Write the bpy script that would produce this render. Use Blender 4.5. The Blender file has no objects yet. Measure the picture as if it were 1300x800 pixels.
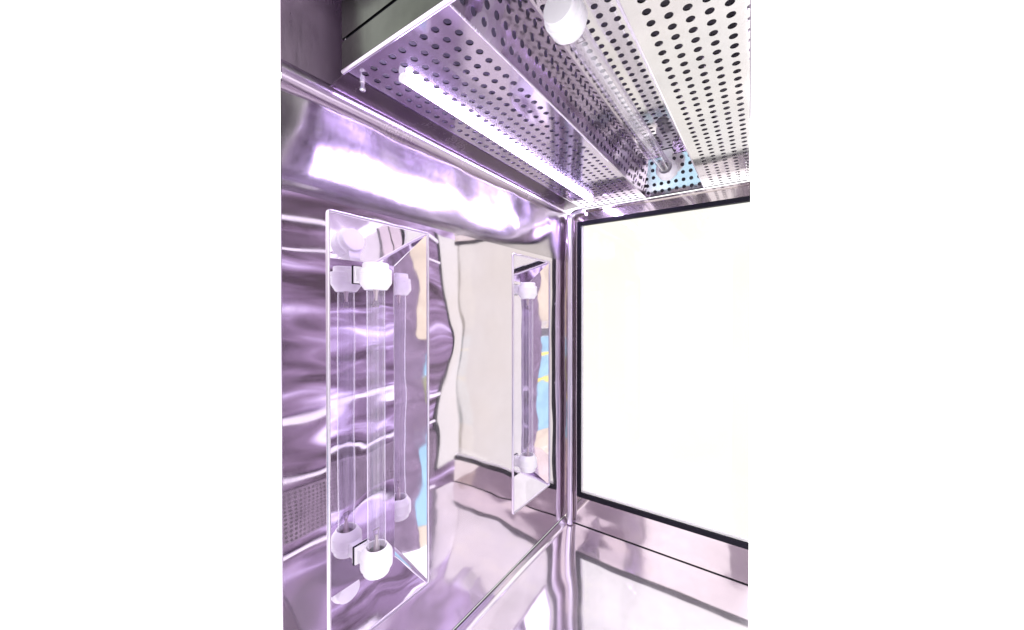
import bpy, bmesh, math, random
from mathutils import Vector, Matrix
R = math.radians
scene = bpy.context.scene
C = scene.collection

# ------------------------------------------------------------------ camera
cam_d = bpy.data.cameras.new('camera')
cam = bpy.data.objects.new('camera', cam_d); C.objects.link(cam)
cam_d.sensor_fit = 'HORIZONTAL'; cam_d.sensor_width = 36.0
cam_d.lens = 459.42 / 1300 * 36.0
cam_d.clip_start = 0.005; cam_d.clip_end = 100
cam.location = (0.49, 0.0, 0.634)
cam.rotation_euler = (R(90 - 0.407), 0, R(34.6455))
scene.camera = cam

# ------------------------------------------------------------------ world: plain bright white room light
world = bpy.data.worlds.new('World'); scene.world = world; world.use_nodes = True
bg = world.node_tree.nodes['Background']
bg.inputs['Color'].default_value = (1.0, 0.995, 0.985, 1)
bg.inputs['Strength'].default_value = 1.45

LED_STRENGTH = 30.0
scene.view_settings.view_transform = 'Standard'
scene.view_settings.look = 'None'
scene.view_settings.exposure = 0.74
scene.view_settings.gamma = 1.0
scene.view_settings.use_curve_mapping = False
scene.render.engine = 'CYCLES'
cy = scene.cycles
cy.use_denoising = True
cy.max_bounces = 14; cy.glossy_bounces = 10; cy.diffuse_bounces = 4
cy.transparent_max_bounces = 24; cy.transmission_bounces = 8
cy.blur_glossy = 0.3
cy.sample_clamp_indirect = 8.0

# ------------------------------------------------------------------ materials
def new_mat(name):
    m = bpy.data.materials.new(name); m.use_nodes = True
    nt = m.node_tree
    return m, nt, nt.nodes, nt.links, nt.nodes['Principled BSDF']

def steel(name, base, rough=0.07, wave=0.0022, wave_scale=5.0, fine=0.00016, seed=0.0, var=0.10, haze=0.18, haze_rough=0.32):
    """Mirror polished stainless: two gloss lobes, slow waviness of thin sheet, cloudy polish."""
    m, nt, N, L, p = new_mat(name)
    tc = N.new('ShaderNodeTexCoord')
    mp = N.new('ShaderNodeMapping'); mp.inputs['Location'].default_value = (seed, seed * 1.7, -seed)
    L.new(tc.outputs['Object'], mp.inputs['Vector'])
    n1 = N.new('ShaderNodeTexNoise'); n1.inputs['Scale'].default_value = wave_scale; n1.inputs['Detail'].default_value = 0.0
    n1.inputs['Distortion'].default_value = 0.6
    n2 = N.new('ShaderNodeTexNoise'); n2.inputs['Scale'].default_value = wave_scale * 5.5; n2.inputs['Detail'].default_value = 0.0
    n3 = N.new('ShaderNodeTexNoise'); n3.inputs['Scale'].default_value = 9; n3.inputs['Detail'].default_value = 6; n3.inputs['Roughness'].default_value = .62
    for n in (n1, n2, n3): L.new(mp.outputs['Vector'], n.inputs['Vector'])
    b1 = N.new('ShaderNodeBump'); b1.inputs['Strength'].default_value = 1; b1.inputs['Distance'].default_value = wave
    b2 = N.new('ShaderNodeBump'); b2.inputs['Strength'].default_value = 1; b2.inputs['Distance'].default_value = fine
    L.new(n1.outputs['Fac'], b1.inputs['Height']); L.new(n2.outputs['Fac'], b2.inputs['Height'])
    L.new(b1.outputs['Normal'], b2.inputs['Normal'])
    ramp = N.new('ShaderNodeMapRange'); ramp.inputs['From Min'].default_value = .3; ramp.inputs['From Max'].default_value = .7
    ramp.inputs['To Min'].default_value = 1 - var; ramp.inputs['To Max'].default_value = 1 + var * .6
    L.new(n3.outputs['Fac'], ramp.inputs['Value'])
    mul = N.new('ShaderNodeVectorMath'); mul.operation = 'SCALE'; mul.inputs[0].default_value = base
    L.new(ramp.outputs['Result'], mul.inputs['Scale'])
    rr = N.new('ShaderNodeMapRange'); rr.inputs['From Min'].default_value = .3; rr.inputs['From Max'].default_value = .75
    rr.inputs['To Min'].default_value = rough * .7; rr.inputs['To Max'].default_value = rough * 2.0
    L.new(n3.outputs['Fac'], rr.inputs['Value'])
    # faint polishing lines
    ms = N.new('ShaderNodeMapping'); ms.inputs['Scale'].default_value = (90, 90, 5); ms.inputs['Rotation'].default_value = (.12, .07, 0)
    L.new(tc.outputs['Object'], ms.inputs['Vector'])
    n4 = N.new('ShaderNodeTexNoise'); n4.inputs['Scale'].default_value = 4; n4.inputs['Detail'].default_value = 4
    L.new(ms.outputs['Vector'], n4.inputs['Vector'])
    sr = N.new('ShaderNodeMapRange'); sr.inputs['From Min'].default_value = .35; sr.inputs['From Max'].default_value = .75
    sr.inputs['To Min'].default_value = .88; sr.inputs['To Max'].default_value = 1.28
    L.new(n4.outputs['Fac'], sr.inputs['Value'])
    mr = N.new('ShaderNodeMath'); mr.operation = 'MULTIPLY'
    L.new(rr.outputs['Result'], mr.inputs[0]); L.new(sr.outputs['Result'], mr.inputs[1])
    p.inputs['Metallic'].default_value = 1
    L.new(mul.outputs[0], p.inputs['Base Color']); L.new(mr.outputs[0], p.inputs['Roughness'])
    L.new(b2.outputs['Normal'], p.inputs['Normal'])
    p2 = N.new('ShaderNodeBsdfPrincipled'); p2.inputs['Metallic'].default_value = 1; p2.inputs['Roughness'].default_value = haze_rough
    L.new(mul.outputs[0], p2.inputs['Base Color']); L.new(b2.outputs['Normal'], p2.inputs['Normal'])
    mx = N.new('ShaderNodeMixShader'); mx.inputs['Fac'].default_value = haze
    L.new(p.outputs[0], mx.inputs[1]); L.new(p2.outputs[0], mx.inputs[2])
    L.new(mx.outputs[0], N['Material Output'].inputs['Surface'])
    return m

def plain(name, col, rough=0.45, metal=0.0, spec=0.5, var=0.06, scale=40):
    m, nt, N, L, p = new_mat(name)
    tc = N.new('ShaderNodeTexCoord'); n = N.new('ShaderNodeTexNoise'); n.inputs['Scale'].default_value = scale; n.inputs['Detail'].default_value = 5
    L.new(tc.outputs['Object'], n.inputs['Vector'])
    r = N.new('ShaderNodeMapRange'); r.inputs['From Min'].default_value = .3; r.inputs['From Max'].default_value = .7
    r.inputs['To Min'].default_value = 1 - var; r.inputs['To Max'].default_value = 1 + var * .5
    L.new(n.outputs['Fac'], r.inputs['Value'])
    v = N.new('ShaderNodeVectorMath'); v.operation = 'SCALE'; v.inputs[0].default_value = col
    L.new(r.outputs['Result'], v.inputs['Scale']); L.new(v.outputs[0], p.inputs['Base Color'])
    p.inputs['Roughness'].default_value = rough; p.inputs['Metallic'].default_value = metal
    p.inputs['Specular IOR Level'].default_value = spec
    b = N.new('ShaderNodeBump'); b.inputs['Distance'].default_value = .00015; b.inputs['Strength'].default_value = .4
    L.new(n.outputs['Fac'], b.inputs['Height']); L.new(b.outputs['Normal'], p.inputs['Normal'])
    return m

def thin_glass(name, tint, ior=.04, rough=0.02, body=None, tint2=None):
    m, nt, N, L, p = new_mat(name)
    N.remove(p)
    t = N.new('ShaderNodeBsdfTransparent'); t.inputs['Color'].default_value = (*tint, 1)
    if tint2:
        tc = N.new('ShaderNodeTexCoord'); nz = N.new('ShaderNodeTexNoise'); nz.inputs['Scale'].default_value = 2.2; nz.inputs['Detail'].default_value = 3
        mxc = N.new('ShaderNodeMix'); mxc.data_type = 'RGBA'
        mr = N.new('ShaderNodeMapRange'); mr.inputs['From Min'].default_value = .35; mr.inputs['From Max'].default_value = .68
        L.new(tc.outputs['Object'], nz.inputs['Vector']); L.new(nz.outputs['Fac'], mr.inputs['Value']); L.new(mr.outputs['Result'], mxc.inputs['Factor'])
        mxc.inputs['A'].default_value = (*tint, 1); mxc.inputs['B'].default_value = (*tint2, 1)
        L.new(mxc.outputs['Result'], t.inputs['Color'])
    g = N.new('ShaderNodeBsdfGlossy'); g.inputs['Roughness'].default_value = rough; g.inputs['Color'].default_value = (.95, .93, 1, 1)
    lw = N.new('ShaderNodeLayerWeight'); lw.inputs['Blend'].default_value = .5
    pw = N.new('ShaderNodeMath'); pw.operation = 'POWER'; pw.inputs[1].default_value = 2.6
    f = N.new('ShaderNodeMapRange'); f.inputs['To Min'].default_value = ior; f.inputs['To Max'].default_value = .85
    L.new(lw.outputs['Facing'], pw.inputs[0]); L.new(pw.outputs[0], f.inputs['Value'])
    mx = N.new('ShaderNodeMixShader'); L.new(f.outputs[0], mx.inputs['Fac'])
    L.new(t.outputs[0], mx.inputs[1]); L.new(g.outputs[0], mx.inputs[2])
    out = mx.outputs[0]
    if body:
        d = N.new('ShaderNodeBsdfDiffuse'); d.inputs['Color'].default_value = (*body[0], 1)
        m2 = N.new('ShaderNodeMixShader'); m2.inputs['Fac'].default_value = body[1]
        L.new(out, m2.inputs[1]); L.new(d.outputs[0], m2.inputs[2]); out = m2.outputs[0]
    L.new(out, N['Material Output'].inputs['Surface'])
    return m

def emitter(name, col, s):
    m, nt, N, L, p = new_mat(name)
    p.inputs['Base Color'].default_value = (.9, .9, .9, 1)
    p.inputs['Emission Color'].default_value = (*col, 1); p.inputs['Emission Strength'].default_value = s
    return m

M = {}
M['wall'] = steel('polished_steel_wall', (.80, .735, .80), .035, wave=.0046, wave_scale=4.6, fine=.00012, seed=2.3, var=.04, haze=.10, haze_rough=.24)
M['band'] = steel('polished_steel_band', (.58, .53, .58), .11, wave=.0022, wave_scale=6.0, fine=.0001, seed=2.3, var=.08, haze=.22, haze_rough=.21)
M['back'] = steel('polished_steel_back', (.53, .475, .475), .05, wave=.0026, wave_scale=7, seed=5.1)
M['floor'] = steel('polished_steel_floor', (.95, .885, 1.0), .05, wave=.0022, wave_scale=6, fine=.00006, seed=7.7, haze=.24, haze_rough=.40)
M['recess'] = steel('polished_steel_recess', (.84, .775, .89), .03, wave=.0010, wave_scale=11, fine=.00003, seed=1.1, haze=.04)
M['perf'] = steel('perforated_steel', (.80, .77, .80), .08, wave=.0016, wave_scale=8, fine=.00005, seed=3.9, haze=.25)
M['perf_left'] = steel('perforated_steel_left_tinted', (.68, .60, .76), .07, wave=.0024, wave_scale=7, fine=.00005, seed=13.9, haze=.2)  # same steel as perf, purple light tone put into its colour
M['trough'] = steel('perforated_steel_shaded', (.56, .47, .60), .07, wave=.0014, wave_scale=8, fine=.00005, seed=23.9, haze=.2)  # darker copy of the same steel, trough's reflected shade put into the colour
M['trim'] = steel('bright_steel_trim', (.72, .66, .76), .14, wave=.0004, wave_scale=12, seed=4.4, haze=.35)
M['bead'] = steel('soft_steel_bead', (.58, .50, .60), .17, wave=.0012, wave_scale=9, seed=14.4, haze=.4)
M['rail'] = steel('satin_steel_rail', (.80, .74, .86), .42, wave=.004, wave_scale=5, seed=4.9, haze=.4, haze_rough=.6)
M['hood'] = steel('satin_steel_hood', (.055, .06, .05), .12, wave=.004, wave_scale=8, seed=6.2, haze=.25, var=.55)  # strong tone variation stands in for shiny reflections
M['upper'] = steel('satin_steel_upper', (.36, .285, .37), .27, wave=.001, wave_scale=5, seed=8.1, haze=.4, haze_rough=.55)
M['flange'] = steel('satin_steel_flange', (.17, .13, .17), .16, wave=.0016, wave_scale=9, seed=8.8, haze=.4)
M['tan'] = plain('tan_board', (.55, .48, .37), .6, scale=5, var=.2)
M['olive'] = plain('olive_board', (.24, .25, .14), .6, scale=5, var=.25)
M['plenum'] = plain('dark_plenum_sheet', (.15, .135, .17), .6)
M['opposite'] = steel('satin_steel_opposite', (.20, .15, .215), .16, wave=.016, wave_scale=2.6, fine=.0008, seed=9.2, var=.35, haze=.45)  # mottled colour stands in for streaky reflections on the added panels
def painted_streaks(name):  # mirrored dark and bright streaks painted into the screen's colour
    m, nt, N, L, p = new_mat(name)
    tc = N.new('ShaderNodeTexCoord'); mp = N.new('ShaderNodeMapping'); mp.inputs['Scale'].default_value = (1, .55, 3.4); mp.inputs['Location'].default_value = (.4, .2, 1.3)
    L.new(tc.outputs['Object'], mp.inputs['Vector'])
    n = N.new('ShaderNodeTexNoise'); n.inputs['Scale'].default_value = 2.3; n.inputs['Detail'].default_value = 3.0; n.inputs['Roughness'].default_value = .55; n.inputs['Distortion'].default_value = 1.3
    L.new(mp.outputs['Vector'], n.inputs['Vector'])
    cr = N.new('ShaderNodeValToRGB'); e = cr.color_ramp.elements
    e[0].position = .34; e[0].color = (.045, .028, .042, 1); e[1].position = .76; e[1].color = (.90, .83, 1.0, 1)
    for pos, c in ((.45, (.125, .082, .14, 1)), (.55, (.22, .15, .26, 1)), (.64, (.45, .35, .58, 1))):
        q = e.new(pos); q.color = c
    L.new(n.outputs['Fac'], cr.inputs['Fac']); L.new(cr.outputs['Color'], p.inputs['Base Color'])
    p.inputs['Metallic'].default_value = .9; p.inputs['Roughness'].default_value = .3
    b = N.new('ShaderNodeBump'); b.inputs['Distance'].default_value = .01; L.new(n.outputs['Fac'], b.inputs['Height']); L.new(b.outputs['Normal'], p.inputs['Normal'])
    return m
M['screen'] = painted_streaks('painted_streak_steel')
M['black'] = plain('black_rubber', (.010, .009, .016), .5, spec=.12)
M['plum'] = plain('dark_plum_backing', (.05, .035, .05), .6)
M['white'] = plain('white_plastic', (.93, .91, .94), .38, var=.04)
M['pin'] = plain('lamp_base_metal', (.62, .52, .55), .3, metal=1)
M['fil'] = plain('filament_mount', (.35, .28, .32), .35, metal=1)
M['tube'] = thin_glass('quartz_tube', (.955, .94, .975), .05, .03, body=((.92, .88, 1.0), .07))
M['pane'] = thin_glass('window_pane_glass', (.69, .687, .678), .03, .01, tint2=(.68, .667, .636))
M['edge'] = plain('white_pane_edge', (.9, .89, .88), .4)
M['led'] = emitter('led_light', (.72, .61, 1.0), LED_STRENGTH)
M['blue'] = plain('blue_sheet', (.26, .46, .57), .5, scale=6, var=.2)
M['yellow'] = plain('yellow_band', (.85, .68, .12), .5)
M['grey'] = plain('dark_grommet', (.10, .09, .11), .5)

# ------------------------------------------------------------------ helpers
def tag(o, label, cat, group=None):
    o['label'] = label; o['category'] = cat
    if group: o['group'] = group
    return o

def thing(name, label, cat, loc=(0, 0, 0), rot=(0, 0, 0), group=None):
    o = bpy.data.objects.new(name, None); C.objects.link(o)
    o.location = loc; o.rotation_euler = rot; o.empty_display_size = .02
    return tag(o, label, cat, group)

def obj(name, bm, mat, parent=None, world_coords=True, smooth=False, solid=None, rim=True):
    me = bpy.data.meshes.new(name)
    bmesh.ops.recalc_face_normals(bm, faces=bm.faces) if not solid else None
    bm.to_mesh(me); bm.free()
    me.materials.append(mat)
    if smooth:
        for p in me.polygons: p.use_smooth = True
        me.set_sharp_from_angle(angle=R(38))
    o = bpy.data.objects.new(name, me); C.objects.link(o)
    if parent:
        o.parent = parent
        if world_coords:
            r = parent
            while r.parent: r = r.parent
            if parent is r: o.matrix_parent_inverse = Matrix.Translation(-Vector(r.location))
    if solid:
        s = o.modifiers.new('thickness', 'SOLIDIFY'); s.thickness = solid; s.offset = -1; s.use_rim = rim
    return o

def struct(o):
    o['kind'] = 'structure'; return o

def box(bm, a, b, bevel=0):
    g = bmesh.ops.create_cube(bm, size=1)
    vs = g['verts']
    for v in vs:
        v.co = Vector([(a[i] + b[i]) / 2 + v.co[i] * (b[i] - a[i]) for i in range(3)])
    if bevel:
        es = list({e for v in vs for e in v.link_edges})
        bmesh.ops.bevel(bm, geom=es, offset=bevel, segments=2, profile=.6, affect='EDGES')
    return bm

def bbox(a, b, bevel=0): return box(bmesh.new(), a, b, bevel)

def tube(pts, r, n=16, bm=None, closed=False):
    bm = bm or bmesh.new()
    pts = [Vector(p) for p in pts]; rings = []
    up = None
    for i, p in enumerate(pts):
        if closed: t = (pts[(i + 1) % len(pts)] - pts[i - 1]).normalized()
        else: t = (pts[min(i + 1, len(pts) - 1)] - pts[max(i - 1, 0)]).normalized()
        if up is None:
            a = Vector((0, 0, 1)) if abs(t.z) < .9 else Vector((1, 0, 0))
            up = t.cross(a).normalized()
        up = (up - t * up.dot(t)).normalized(); w = t.cross(up)
        rings.append([bm.verts.new(p + (up * math.cos(2 * math.pi * k / n) + w * math.sin(2 * math.pi * k / n)) * r) for k in range(n)])
    m = len(rings)
    for i in range(m if closed else m - 1):
        A, B = rings[i], rings[(i + 1) % m]
        for k in range(n): bm.faces.new((A[k], A[(k + 1) % n], B[(k + 1) % n], B[k]))
    if not closed:
        bm.faces.new(rings[0][::-1]); bm.faces.new(rings[-1])
    return bm

def lathe(prof, n=40, cap0=True, cap1=True):
    """profile [(r, z)] about local Z"""
    bm = bmesh.new(); rings = []
    for r, z in prof:
        rings.append([bm.verts.new((r * math.cos(2 * math.pi * k / n), r * math.sin(2 * math.pi * k / n), z)) for k in range(n)])
    for A, B in zip(rings, rings[1:]):
        for k in range(n): bm.faces.new((A[k], A[(k + 1) % n], B[(k + 1) % n], B[k]))
    if cap0: bm.faces.new(rings[0][::-1])
    if cap1: bm.faces.new(rings[-1])
    return bm

def xf(bm, mat):
    bmesh.ops.transform(bm, matrix=mat, verts=bm.verts); return bm

def quad_sheet(corners, nu=1, nv=1):
    bm = bmesh.new(); a, b, c, d = [Vector(p) for p in corners]
    g = [[bm.verts.new((a.lerp(b, i / nu)).lerp(d.lerp(c, i / nu), j / nv)) for j in range(nv + 1)] for i in range(nu + 1)]
    for i in range(nu):
        for j in range(nv): bm.faces.new((g[i][j], g[i + 1][j], g[i + 1][j + 1], g[i][j + 1]))
    return bm

def cut(bm, co, no):
    bmesh.ops.bisect_plane(bm, geom=bm.verts[:] + bm.edges[:] + bm.faces[:], plane_co=co, plane_no=no, clear_outer=True)
    return bm

# the built part of the cabinet ends along one upright section plane on its right hand side
def section(bm, k=.0232):
    return cut(bm, (.49, 0, 0), Vector((1, k, 0)))

def perforated(O, U, V, ulist, vlist, holes_u, holes_v, r, t, seg=14):
    """sheet spanned by unit vectors U, V at O. ulist/vlist: (min,max); holes at every (hu,hv). Real round holes."""
    O, U, V = Vector(O), Vector(U).normalized(), Vector(V).normalized(); Nn = U.cross(V).normalized()
    bm = bmesh.new()
    def P(u, v, w=0): return bm.verts.new(O + U * u + V * v + Nn * w)
    pu = holes_u[1] - holes_u[0] if len(holes_u) > 1 else .0184
    pv = holes_v[1] - holes_v[0] if len(holes_v) > 1 else .0184
    eu = [ulist[0]] + [h - pu / 2 for h in holes_u] + [holes_u[-1] + pu / 2, ulist[1]]
    ev = [vlist[0]] + [h - pv / 2 for h in holes_v] + [holes_v[-1] + pv / 2, vlist[1]]
    for w in (0, t):
        for i in range(len(eu) - 1):
            for j in range(len(ev) - 1):
                u0, u1, v0, v1 = eu[i], eu[i + 1], ev[j], ev[j + 1]
                if u1 - u0 < 1e-6 or v1 - v0 < 1e-6: continue
                if 0 < i < len(eu) - 2 and 0 < j < len(ev) - 2:
                    cu, cv = (u0 + u1) / 2, (v0 + v1) / 2
                    ring, sq = [], []
                    for k in range(seg * 2 if seg < 8 else 16):
                        a = 2 * math.pi * k / 16; c_, s_ = math.cos(a), math.sin(a)
                        q = max(abs(c_), abs(s_))
                        ring.append(P(cu + r * c_, cv + r * s_, w)); sq.append(P(cu + pu / 2 * c_ / q, cv + pv / 2 * s_ / q, w))
                    for k in range(16): bm.faces.new((ring[k], ring[(k + 1) % 16], sq[(k + 1) % 16], sq[k]))
                    if w == 0:
                        top = [P((v.co - O).dot(U), (v.co - O).dot(V), t) for v in ring]
                        for k in range(16): bm.faces.new((ring[k], ring[(k + 1) % 16], top[(k + 1) % 16], top[k]))
                else:
                    bm.faces.new((P(u0, v0, w), P(u1, v0, w), P(u1, v1, w), P(u0, v1, w)))
    bmesh.ops.remove_doubles(bm, verts=bm.verts, dist=1e-5)
    return bm

# ------------------------------------------------------------------ dimensions (metres)
FRONT = 0.2071          # front edge of the left wall
DEPTH = 1.0             # back wall
CEIL = 0.951            # underside of perforated hood
ROOF = 1.10
REC = [(0.265, 0.445), (0.713, 0.893)]
RZ0, RZ1 = 0.150, 0.774
RD = 0.045

# ------------------------------------------------------------------ floor
bm = bmesh.new()
prof = [(0.002, .016)] + [(.016 - .014 * math.cos(R(a)), .016 - .016 * math.sin(R(a))) for a in (20, 40, 60, 75, 90)] + [(.12, 0), (.30, 0), (.60, 0)]
ys = [.36, .5, .7, .9, .9963]
g = [[bm.verts.new((x, y, z)) for x, z in prof] for y in ys]
for i in range(len(ys) - 1):
    for j in range(len(prof) - 1): bm.faces.new((g[i][j], g[i][j + 1], g[i + 1][j + 1], g[i + 1][j]))
section(bm, .0204)
floor = struct(obj('floor', bm, M['floor'], smooth=True, solid=.004, rim=False))
obj('seam', section(bbox((.006, .9965, -.006), (.6, .9998, .0004))), M['black'], floor)
obj('seam', bbox((.0003, FRONT, .0165), (.0022, .988, .0185)), M['black'], floor)

# ------------------------------------------------------------------ left wall with two openings
bm = bmesh.new()
Y = sorted(set([FRONT, REC[0][0], REC[0][1], REC[1][0], REC[1][1], DEPTH] + [round(.23 + .0175 * k, 4) for k in range(44)]))
Z = [.019, RZ0, RZ1] + [round(.781 + .006 * k, 4) for k in range(20)] + [.905, .912, .919, .928, .937]
XT = -.0095
def tilt(h):                      # the pressed sheet steps back in a soft rippled curve above the recesses (degrees)
    if h < .147 or h > .285: return 0.0
    if h < .188:
        t = (h - .147) / .041; return 13.5 * t * t * (3 - 2 * t)
    if h < .22: return 13.5 - 3.0 * (h - .188) / .032
    if h < .25: return 10.5 - .5 * (h - .22) / .03
    return 10.0 * (.285 - h) / .035
_tab, _a = [(.14, 0.0)], 0.0
for k in range(140):
    hh = .14 + .001 * k
    _a += math.tan(R(tilt(hh + .0005))) * .001; _tab.append((hh + .001, _a))
def wall_x(y, z):
    h = z - .634
    if h <= .14: return 0.0
    base = _tab[min(int(round((h - .14) / .001)), len(_tab) - 1)][1]
    amp = 1.04 - .40 * (y - .2) / .8 + .07 * math.sin(y * 31 + 1.0) + .04 * math.sin(y * 67)
    if y > .93: amp *= max(0, (1.0 - y) / .07)
    return -base * amp
vg = {}
def vv(y, z):
    if (y, z) not in vg:
        x = wall_x(y, z); vg[(y, z)] = bm.verts.new((x, y - x * .42 if y == FRONT else y, z))
    return vg[(y, z)]
for i in range(len(Y) - 1):
    for j in range(len(Z) - 1):
        if Z[j] == RZ0 and any(a - 1e-6 <= Y[i] and Y[i + 1] <= b + 1e-6 for a, b in REC): continue
        bm.faces.new((vv(Y[i], Z[j]), vv(Y[i + 1], Z[j]), vv(Y[i + 1], Z[j + 1]), vv(Y[i], Z[j + 1])))
band = bmesh.new(); bv = {}
for i in range(len(Y) - 1):
    for j in range(len(Z) - 1):
        if Z[j] < .7869: continue
        q = []
        for y, z in ((Y[i], Z[j]), (Y[i + 1], Z[j]), (Y[i + 1], Z[j + 1]), (Y[i], Z[j + 1])):
            if (y, z) not in bv:
                x = wall_x(y, z); bv[(y, z)] = band.verts.new((x, y - x * .42 if y == FRONT else y, z))
            q.append(bv[(y, z)])
        band.faces.new(q)
bmesh.ops.delete(bm, geom=[f for f in bm.faces if min(v.co.z for v in f.verts) > .7869], context='FACES')
wall = struct(obj('wall_left', bm, M['wall'], solid=.002, smooth=True, rim=False))
obj('front_edge', bbox((-.0026, FRONT - .0012, .019), (.0004, FRONT - .0001, .78)), M['trim'], wall)
obj('curved_band', band, M['band'], wall, solid=.002, smooth=True, rim=False)
obj('upper_panel', bbox((XT - .002, FRONT - XT * .42, .9375), (XT, DEPTH, ROOF)), M['upper'], wall)
# rounded bead under the hood
obj('bead', cut(tube([(XT - .003, y, .941) for y in (FRONT - .01, .4, .6, .8, .985)], .0125, 28), (0, FRONT + .0008, 0), Vector((-.0105, -.025, 0))), M['bead'], wall, smooth=True)

# ------------------------------------------------------------------ back wall with window opening
W0, WZ0, WZ1 = .0364, .0844, .9026
bm = bmesh.new()
box(bm, (-.02, DEPTH, .0), (W0, DEPTH + .012, .93))
box(bm, (W0, DEPTH, .0), (.6, DEPTH + .012, WZ0))
box(bm, (W0, DEPTH, WZ1), (.6, DEPTH + .012, .93))
section(bm)
back = struct(obj('wall_back', bm, M['back']))
path = [(.020, .986, .003), (.020, .986, .3), (.020, .986, .6), (.020, .986, .895)]
for a in range(10, 91, 10): path.append((.045 - .025 * math.cos(R(a)), .986, .905 + .024 * math.sin(R(a))))
path.append((.058, .988, .930))
obj('corner_bead', tube(path, .0085, 20), M['trim'], back, smooth=True)
for z in (.42, .66, .858):
    obj('weld_spot', xf(lathe([(.0022, 0), (.0018, .001), (.0006, .0016)], 12), Matrix.Translation((.027, .979, z)) @ Matrix.Rotation(R(90), 4, 'X')), M['trim'], back, smooth=True)
obj('top_rail', section(bbox((.06, DEPTH - .006, .928), (.6, DEPTH + .04, .935), .001)), M['back'], back)

# window
win = thing('window', 'large bright white glass window with a black rubber gasket in the back wall', 'window', (.25, DEPTH, WZ0))
GB = .0118
def gasket(a, b): obj('gasket', section(bbox(a, b, .0012)), M['black'], win)
gasket((W0, DEPTH - .004, WZ0), (W0 + .0110, DEPTH + .010, WZ1))
gasket((W0 + .0112, DEPTH - .004, WZ1 - GB), (.6, DEPTH + .010, WZ1))
gasket((W0 + .0112, DEPTH - .004, WZ0), (.6, DEPTH + .010, WZ0 + GB + .001))
obj('pane', section(bbox((W0 + .009, DEPTH + .011, WZ0 + .009), (.6, DEPTH + .015, WZ1 - .009))), M['pane'], win)
obj('pane_edge', bbox((W0 + .0112, DEPTH + .004, WZ0 + GB + .001), (W0 + .0150, DEPTH + .0108, WZ1 - GB)), M['edge'], win)
obj('pane_edge', section(bbox((W0 + .0152, DEPTH + .004, WZ0 + GB + .0012), (.6, DEPTH + .0108, WZ0 + GB + .0065))), M['edge'], win)

# ------------------------------------------------------------------ lamp recesses
def recess(y0, y1, label):
    t = thing('lamp_recess', label, 'lamp recess', (0, (y0 + y1) / 2, RZ0), group='tapered lamp recesses in the left wall')
    e = .0005
    A = [(-e, y0 + e, RZ0 + e), (-e, y1 - e, RZ0 + e), (-e, y1 - e, RZ1 - e), (-e, y0 + e, RZ1 - e)]
    b0, b1, c0, c1 = y0 + .014, y1 - .037, RZ0 + .052, RZ1 - .058
    B = [(-RD, b0, c0), (-RD, b1, c0), (-RD, b1, c1), (-RD, b0, c1)]
    obj('back_panel', quad_sheet(B, 4, 8), M['recess'], t, solid=.0015)
    obj('bottom_panel', quad_sheet([A[0], A[1], B[1], B[0]], 4, 3), M['recess'], t, solid=.0015)
    obj('side_panel', quad_sheet([A[1], A[2], B[2], B[1]], 8, 3), M['recess'], t, solid=.0015)
    obj('top_panel', quad_sheet([A[2], A[3], B[3], B[2]], 4, 3), M['recess'], t, solid=.0015)
    obj('side_panel', quad_sheet([A[3], A[0], B[0], B[3]], 8, 3), M['recess'], t, solid=.0015)
    rim = []
    rr = .004
    for (cy_, cz_, a0) in ((y1 - rr, RZ1 - rr, 0), (y0 + rr, RZ1 - rr, 90), (y0 + rr, RZ0 + rr, 180), (y1 - rr, RZ0 + rr, 270)):
        for a in (0, 30, 60, 90):
            rim.append((.0004, cy_ + rr * math.cos(R(a0 + a)), cz_ + rr * math.sin(R(a0 + a))))
    obj('rim', tube(rim, .0025, 12, closed=True), M['trim'], t, smooth=True)
    for q in range(4):
        obj('fold', tube([Vector(A[q]) + Vector((-.002, 0, 0)), Vector(B[q])], .0011, 8), M['trim'], t, smooth=True)
    return t
recess(*REC[0], 'larger, nearer mirror steel lamp recess in the left wall, with sloped top')
recess(*REC[1], 'smaller, farther mirror steel lamp recess beside the back corner')

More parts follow.
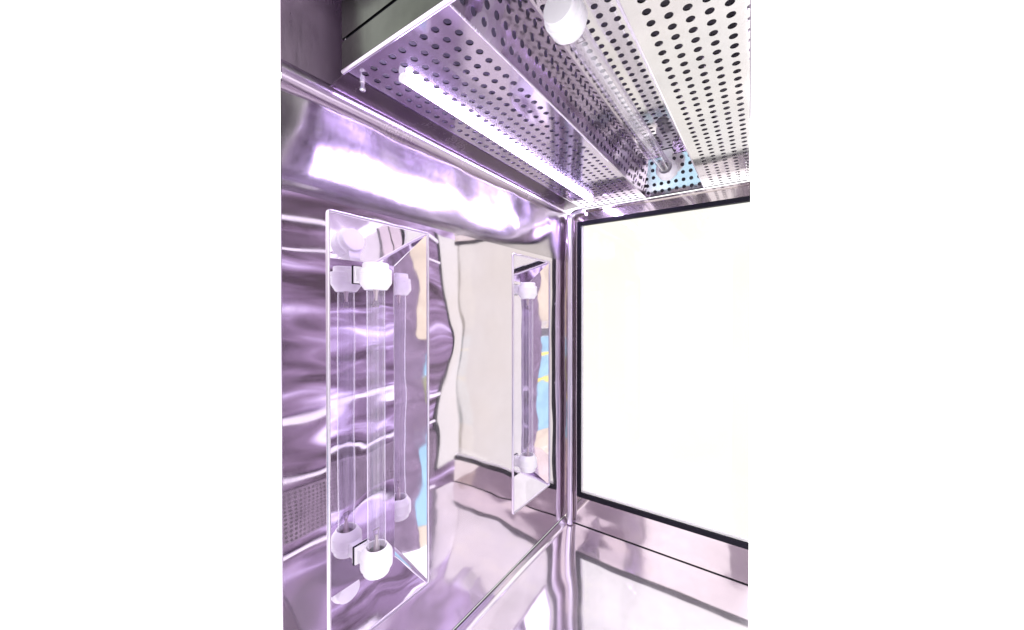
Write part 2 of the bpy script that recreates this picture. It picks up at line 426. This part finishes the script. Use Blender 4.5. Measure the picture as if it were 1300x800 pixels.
# ------------------------------------------------------------------ ultraviolet lamps (local axis Z, arm towards -X)
def uv_lamp(label, loc, rot, length, arm):
    t = thing('ultraviolet_lamp', label, 'lamp', loc, rot, 'clear ultraviolet tube lamps')
    def part(name, bm, m, par=t, smooth=True): return obj(name, bm, m, par, world_coords=False, smooth=smooth)
    tb = part('tube', lathe([(.0138, .020), (.0138, length * .25), (.0138, length * .5), (.0138, length * .75), (.0138, length - .020)], 40, False, False), M['tube'])
    for end in (0, 1):
        T = Matrix.Identity(4) if not end else Matrix.Translation((0, 0, length)) @ Matrix.Rotation(R(180), 4, 'X')
        prof = [(.012, 0), (.0185, .0006), (.0196, .002), (.0196, .0085), (.0206, .0098), (.0234, .0105), (.0240, .0120), (.0240, .0165), (.0235, .0170), (.0235, .0176), (.0240, .0181),
                (.0240, .0300), (.0236, .0318), (.0178, .0405), (.0170, .0415), (.0160, .0418), (.0150, .0412), (.0148, .0395), (.0148, .022)]
        h = part('lamp_holder', xf(lathe(prof, 48), T), M['white'])
        part('collar', xf(lathe([(.0147, .0225), (.0147, .031), (.0128, .0335), (.0128, .0225)], 32), T), M['pin'], tb)
        part('stem', xf(lathe([(.006, .034), (.0045, .040), (.0028, .050), (.0022, .058), (.0008, .0585)], 16), T), M['pin'], tb)
        w = bmesh.new()
        for s in (-1, 1): tube([T @ Vector((0, s * .0012, .052)), T @ Vector((0, s * .0045, .064)), T @ Vector((0, s * .0052, .067))], .0006, 6, w)
        tube([T @ Vector((0, -.0052 + .0104 * k / 20, .067 + .0012 * (k % 2))) for k in range(21)], .0006, 6, w)
        part('filament', w, M['fil'], tb)
        z0, z1 = (.004, .029)
        if end: z0, z1 = length - z1, length - z0
        part('arm', bbox((-arm + .0035, -.010, z0 + .002), (-.016, .010, z1 - .002), .0015), M['white'], h)
        part('mount_plate', bbox((-arm + .0012, -.013, z0 - .001), (-arm + .005, .013, z1 + .001), .0008), M['white'], h)
        part('gasket', bbox((-arm - .0002, -.0142, z0 - .0022), (-arm + .0014, .0142, z1 + .0022), .0004), M['black'], h)
    return t
LZ, LL = .2285, .482
uv_lamp('clear glass tube lamp with white end holders, upright in the nearer wall recess', (-.0036, .3423, LZ), (0, 0, 0), LL, RD - .0036)
uv_lamp('small clear glass tube lamp upright in the farther recess beside the corner', (-.0036, .785, LZ), (0, 0, 0), LL, RD - .0036)
# in the hood: axis along +Y, arm pointing up
uv_lamp('clear glass tube lamp lying in the perforated ceiling trough', (.296, .372, .985), (R(-90), R(90), 0), .600, .048)

# ------------------------------------------------------------------ hood with perforated panels
PX, PY = .0189, .0184
HX0 = .0377; TX0, TX1 = .2245, .368; TT = 1.033; TXa, TXb = .244, .336; YE = 1.034; HY0 = .2685
hood = thing('ceiling_hood', 'perforated steel ceiling hood with a lamp trough along its middle', 'hood', (.25, .65, CEIL))
rows = [.2868 + .0183 * k for k in range(41)]
rows_in = [y for y in rows if y < YE - .006]
colsL = [.0549 + PX * k for k in range(9)]
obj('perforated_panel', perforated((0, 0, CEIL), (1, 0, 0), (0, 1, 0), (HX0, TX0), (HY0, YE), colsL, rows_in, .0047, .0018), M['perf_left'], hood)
colsR = [.3885 + .0183 * k for k in range(6)]
obj('perforated_panel', section(perforated((0, 0, CEIL), (1, 0, 0), (0, 1, 0), (TX1, .52), (HY0, YE), colsR, rows_in, .0047, .0018), .0253), M['perf'], hood)
TY0, TY1, TE = .271, 1.030, .985
rows_t = [y for y in rows if TY0 + .02 < y < TE - .012]
# trough: left side, roof, right side, far end
def side(a, b, n, off):
    U = Vector((b[0] - a[0], 0, b[1] - a[1])); Lh = U.length; p = .0184
    m = (Lh - p * (n - 1)) / 2 + off
    return perforated((a[0], 0, a[1]), U, (0, 1, 0), (0, Lh), (TY0, YE), [m + p * k for k in range(n)], [y for y in rows if TY0 + .01 < y < YE - .012], .0047, .0012)
def end_cut(bm): return cut(bm, (0, TY1, CEIL), Vector((0, TT - CEIL, TY1 - TE)))
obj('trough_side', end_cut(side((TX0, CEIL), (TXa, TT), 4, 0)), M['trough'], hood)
obj('trough_roof', end_cut(side((TXa, TT), (TXb, TT), 5, 0)), M['perf'], hood)
obj('trough_side', end_cut(side((TXb, TT), (TX1, CEIL), 4, 0)), M['perf'], hood)
V = Vector((0, TE - TY1, TT - CEIL)); Lv = V.length
bm = perforated((0, TY1, CEIL), (1, 0, 0), V, (TX0, TX1), (0, Lv), [TX0 + .009 + .0179 * k for k in range(8)], [.010 + .0184 * k for k in range(5)], .0047, .0012)
s1 = Vector((TXa - TX0, 0, TT - CEIL)); s2 = Vector((TXb - TX1, 0, TT - CEIL))
cut(bm, (TX0, 0, CEIL), Vector((-s1.z, 0, s1.x))); cut(bm, (TX1, 0, CEIL), Vector((s2.z, 0, -s2.x)))
obj('trough_end', bm, M['perf'], hood)
obj('trough_end', quad_sheet([(TX0, TY0, CEIL), (TX1, TY0, CEIL), (TXb, TY0, TT), (TXa, TY0, TT)]), M['perf'], hood, solid=.001)
for a, b in (((TX0, TY0, CEIL), (TX0, YE, CEIL)), ((TX1, TY0, CEIL), (TX1, YE, CEIL))):
    obj('fold', tube([a, b], .0014, 10), M['trim'], hood, smooth=True)
obj('grommet', xf(lathe([(.010, 0), (.0105, -.002), (.0085, -.005), (.0045, -.006), (.003, -.002)], 28), Matrix.Translation((.318, .80, TT))), M['grey'], hood, smooth=True)
# casing above
bm = bmesh.new()
box(bm, (HX0, YE + .0005, CEIL - .001), (.6, YE + .003, ROOF - .001))
box(bm, (HX0 + .002, HY0 + .004, 1.075), (.6, YE, 1.078))
section(bm, .0275)
obj('casing', bm, M['plenum'], hood)
obj('casing', cut(section(bbox((.4655, HY0 + .004, CEIL + .002), (.4665, YE, 1.074)), .0275), (0, 0, 0), Vector((0, -1, 0))), M['plenum'], hood)
obj('side_panel', bbox((HX0, HY0 + .0002, CEIL + .0016), (HX0 + .0015, YE, ROOF - .001)), plain('hood_side_sheet', (.62, .55, .66), .5), hood)
obj('flange', xf(quad_sheet([(XT + .001, HY0 + .001, .946), (HX0, HY0 + .001, CEIL - .0006), (HX0, YE - .03, CEIL - .0006), (XT + .001, YE - .03, .946)], 2, 6), Matrix.Identity(4)), M['flange'], hood, solid=.001)
obj('front_panel', section(bbox((HX0 - .004, HY0 - .002, CEIL - .0005), (.6, HY0, .989))), M['hood'], hood)
obj('front_panel', section(bbox((HX0 - .004, HY0 - .002, .9935), (.6, HY0, ROOF - .001))), M['hood'], hood)
obj('gap', section(bbox((HX0 - .003, HY0 + .0005, .986), (.6, HY0 + .002, .996))), M['black'], hood)
obj('front_edge', section(tube([(HX0 - .004, HY0 - .0005, CEIL), (.6, HY0 - .0005, CEIL)], .0028, 14)), M['trim'], hood, smooth=True)
kn = Matrix.Translation((.0395, .2925, CEIL))
obj('bolt', xf(lathe([(.0035, 0), (.0035, -.003), (.0026, -.0036), (.0026, -.009), (.0038, -.010), (.0040, -.013), (.0022, -.015)], 18), kn), M['trim'], hood, smooth=True)
roof = struct(obj('roof_panel', section(bbox((-.016, FRONT, ROOF), (.6, YE + .01, ROOF + .003))), plain('dark_roof_sheet', (.42, .33, .44), .5)))

# ------------------------------------------------------------------ light tube on the hood
LX, LZc = .0965, CEIL - .0054
led = thing('light_tube', 'glowing violet white light tube under the perforated ceiling', 'light', (LX, .635, LZc))
obj('diffuser', tube([(LX, y, LZc) for y in (.316, .5, .7, .954)], .0050, 24), M['led'], led, smooth=True)
for a, b in ((.313, .316), (.954, .958)):
    obj('end_cap', tube([(LX, a, LZc), (LX, b, LZc)], .0066, 24), M['white'], led, smooth=True)

# ------------------------------------------------------------------ added screen and board outside the frame, shaping the steel's reflections
opp = thing('added_reflection_screen', 'added steel screen opposite the left wall, shapes what the wall mirrors', 'screen', (1.29, 1.2, -.9))
SX, SY, SE, SF = 1.29, .45, 1.69, 1.96
def zz(z): return .634 + (z - .634) * 1.127
bm = bmesh.new()
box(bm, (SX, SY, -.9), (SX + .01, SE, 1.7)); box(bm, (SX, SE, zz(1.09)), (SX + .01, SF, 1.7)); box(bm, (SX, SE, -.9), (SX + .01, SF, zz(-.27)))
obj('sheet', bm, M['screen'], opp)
obj('edge_strip', bbox((SX - .006, SE - .026, zz(-.27)), (SX - .0005, SE, zz(1.09))), M['black'], opp)  # added dark edge, outlines the mirrored window
obj('pane', bbox((SX + .002, SE + .001, zz(-.27) + .001), (SX + .006, 1.905, zz(1.09) - .001)), M['pane'], opp)  # added pane, carries the window's reflection past the section plane
for z, r in ((-.015, .010), (-.36, .013), (.19, .016), (.93, .008), (1.05, .012)):  # added bright rails, mirrored as light streaks in the wall
    obj('rail', tube([(SX - .016, SY + (SE - .03 - SY) * k / 8, zz(z) + .008 * math.sin(k * 1.7 + z * 9)) for k in range(9)], r, 16), M['rail'], opp, smooth=True)
z0, z1 = zz(-.30), zz(-.06)
obj('perforated_panel', perforated((SX - .008, 0, 0), (0, 1, 0), (0, 0, 1), (SY, SE - .03), (z0, z1), [SY + .02 + .0215 * k for k in range(55)], [z0 + .014 + .0215 * k for k in range(12)], .0068, .001), M['opposite'], opp)
obj('backing', bbox((SX - .0055, SY, z0), (SX - .0005, SE - .03, z1)), M['plum'], opp)
brd = thing('added_reflection_board', 'added tan and blue board with yellow bands, stands in for mirrored surroundings', 'board', (1.2, -1.3, -1.05))
def bands(x0, x1, rows):
    for nm, m, a, b in rows: obj(nm, bbox((x0, -1.32, a), (x1, -1.30, b)), M[m], brd)
bands(-.60, .298, [('blue_panel', 'blue', -1.05, -.05)])
bands(.30, .988, [('dark_filler_panel', 'opposite', -1.05, 1.5)])  # added dark filler, keeps the white surround out of the recess mirrors
bands(.99, 1.18, [('tan_panel', 'tan', .385, 1.5), ('blue_panel', 'blue', .20, .38), ('olive_panel', 'olive', -.15, .195), ('yellow_band', 'yellow', -.19, -.155), ('blue_panel', 'blue', -.90, -.195), ('tan_panel', 'tan', -1.05, -.905)])
bands(1.182, 2.418, [('dark_filler_panel', 'opposite', -1.05, 1.5)])
bands(2.42, 3.0, [('tan_panel', 'tan', .50, 1.5), ('dark_panel', 'grey', .36, .495), ('blue_panel', 'blue', .14, .355), ('yellow_band', 'yellow', .10, .135), ('blue_panel', 'blue', -.17, .095), ('yellow_band', 'yellow', -.20, -.175), ('blue_panel', 'blue', -.75, -.205), ('tan_panel', 'tan', -1.05, -.755)])
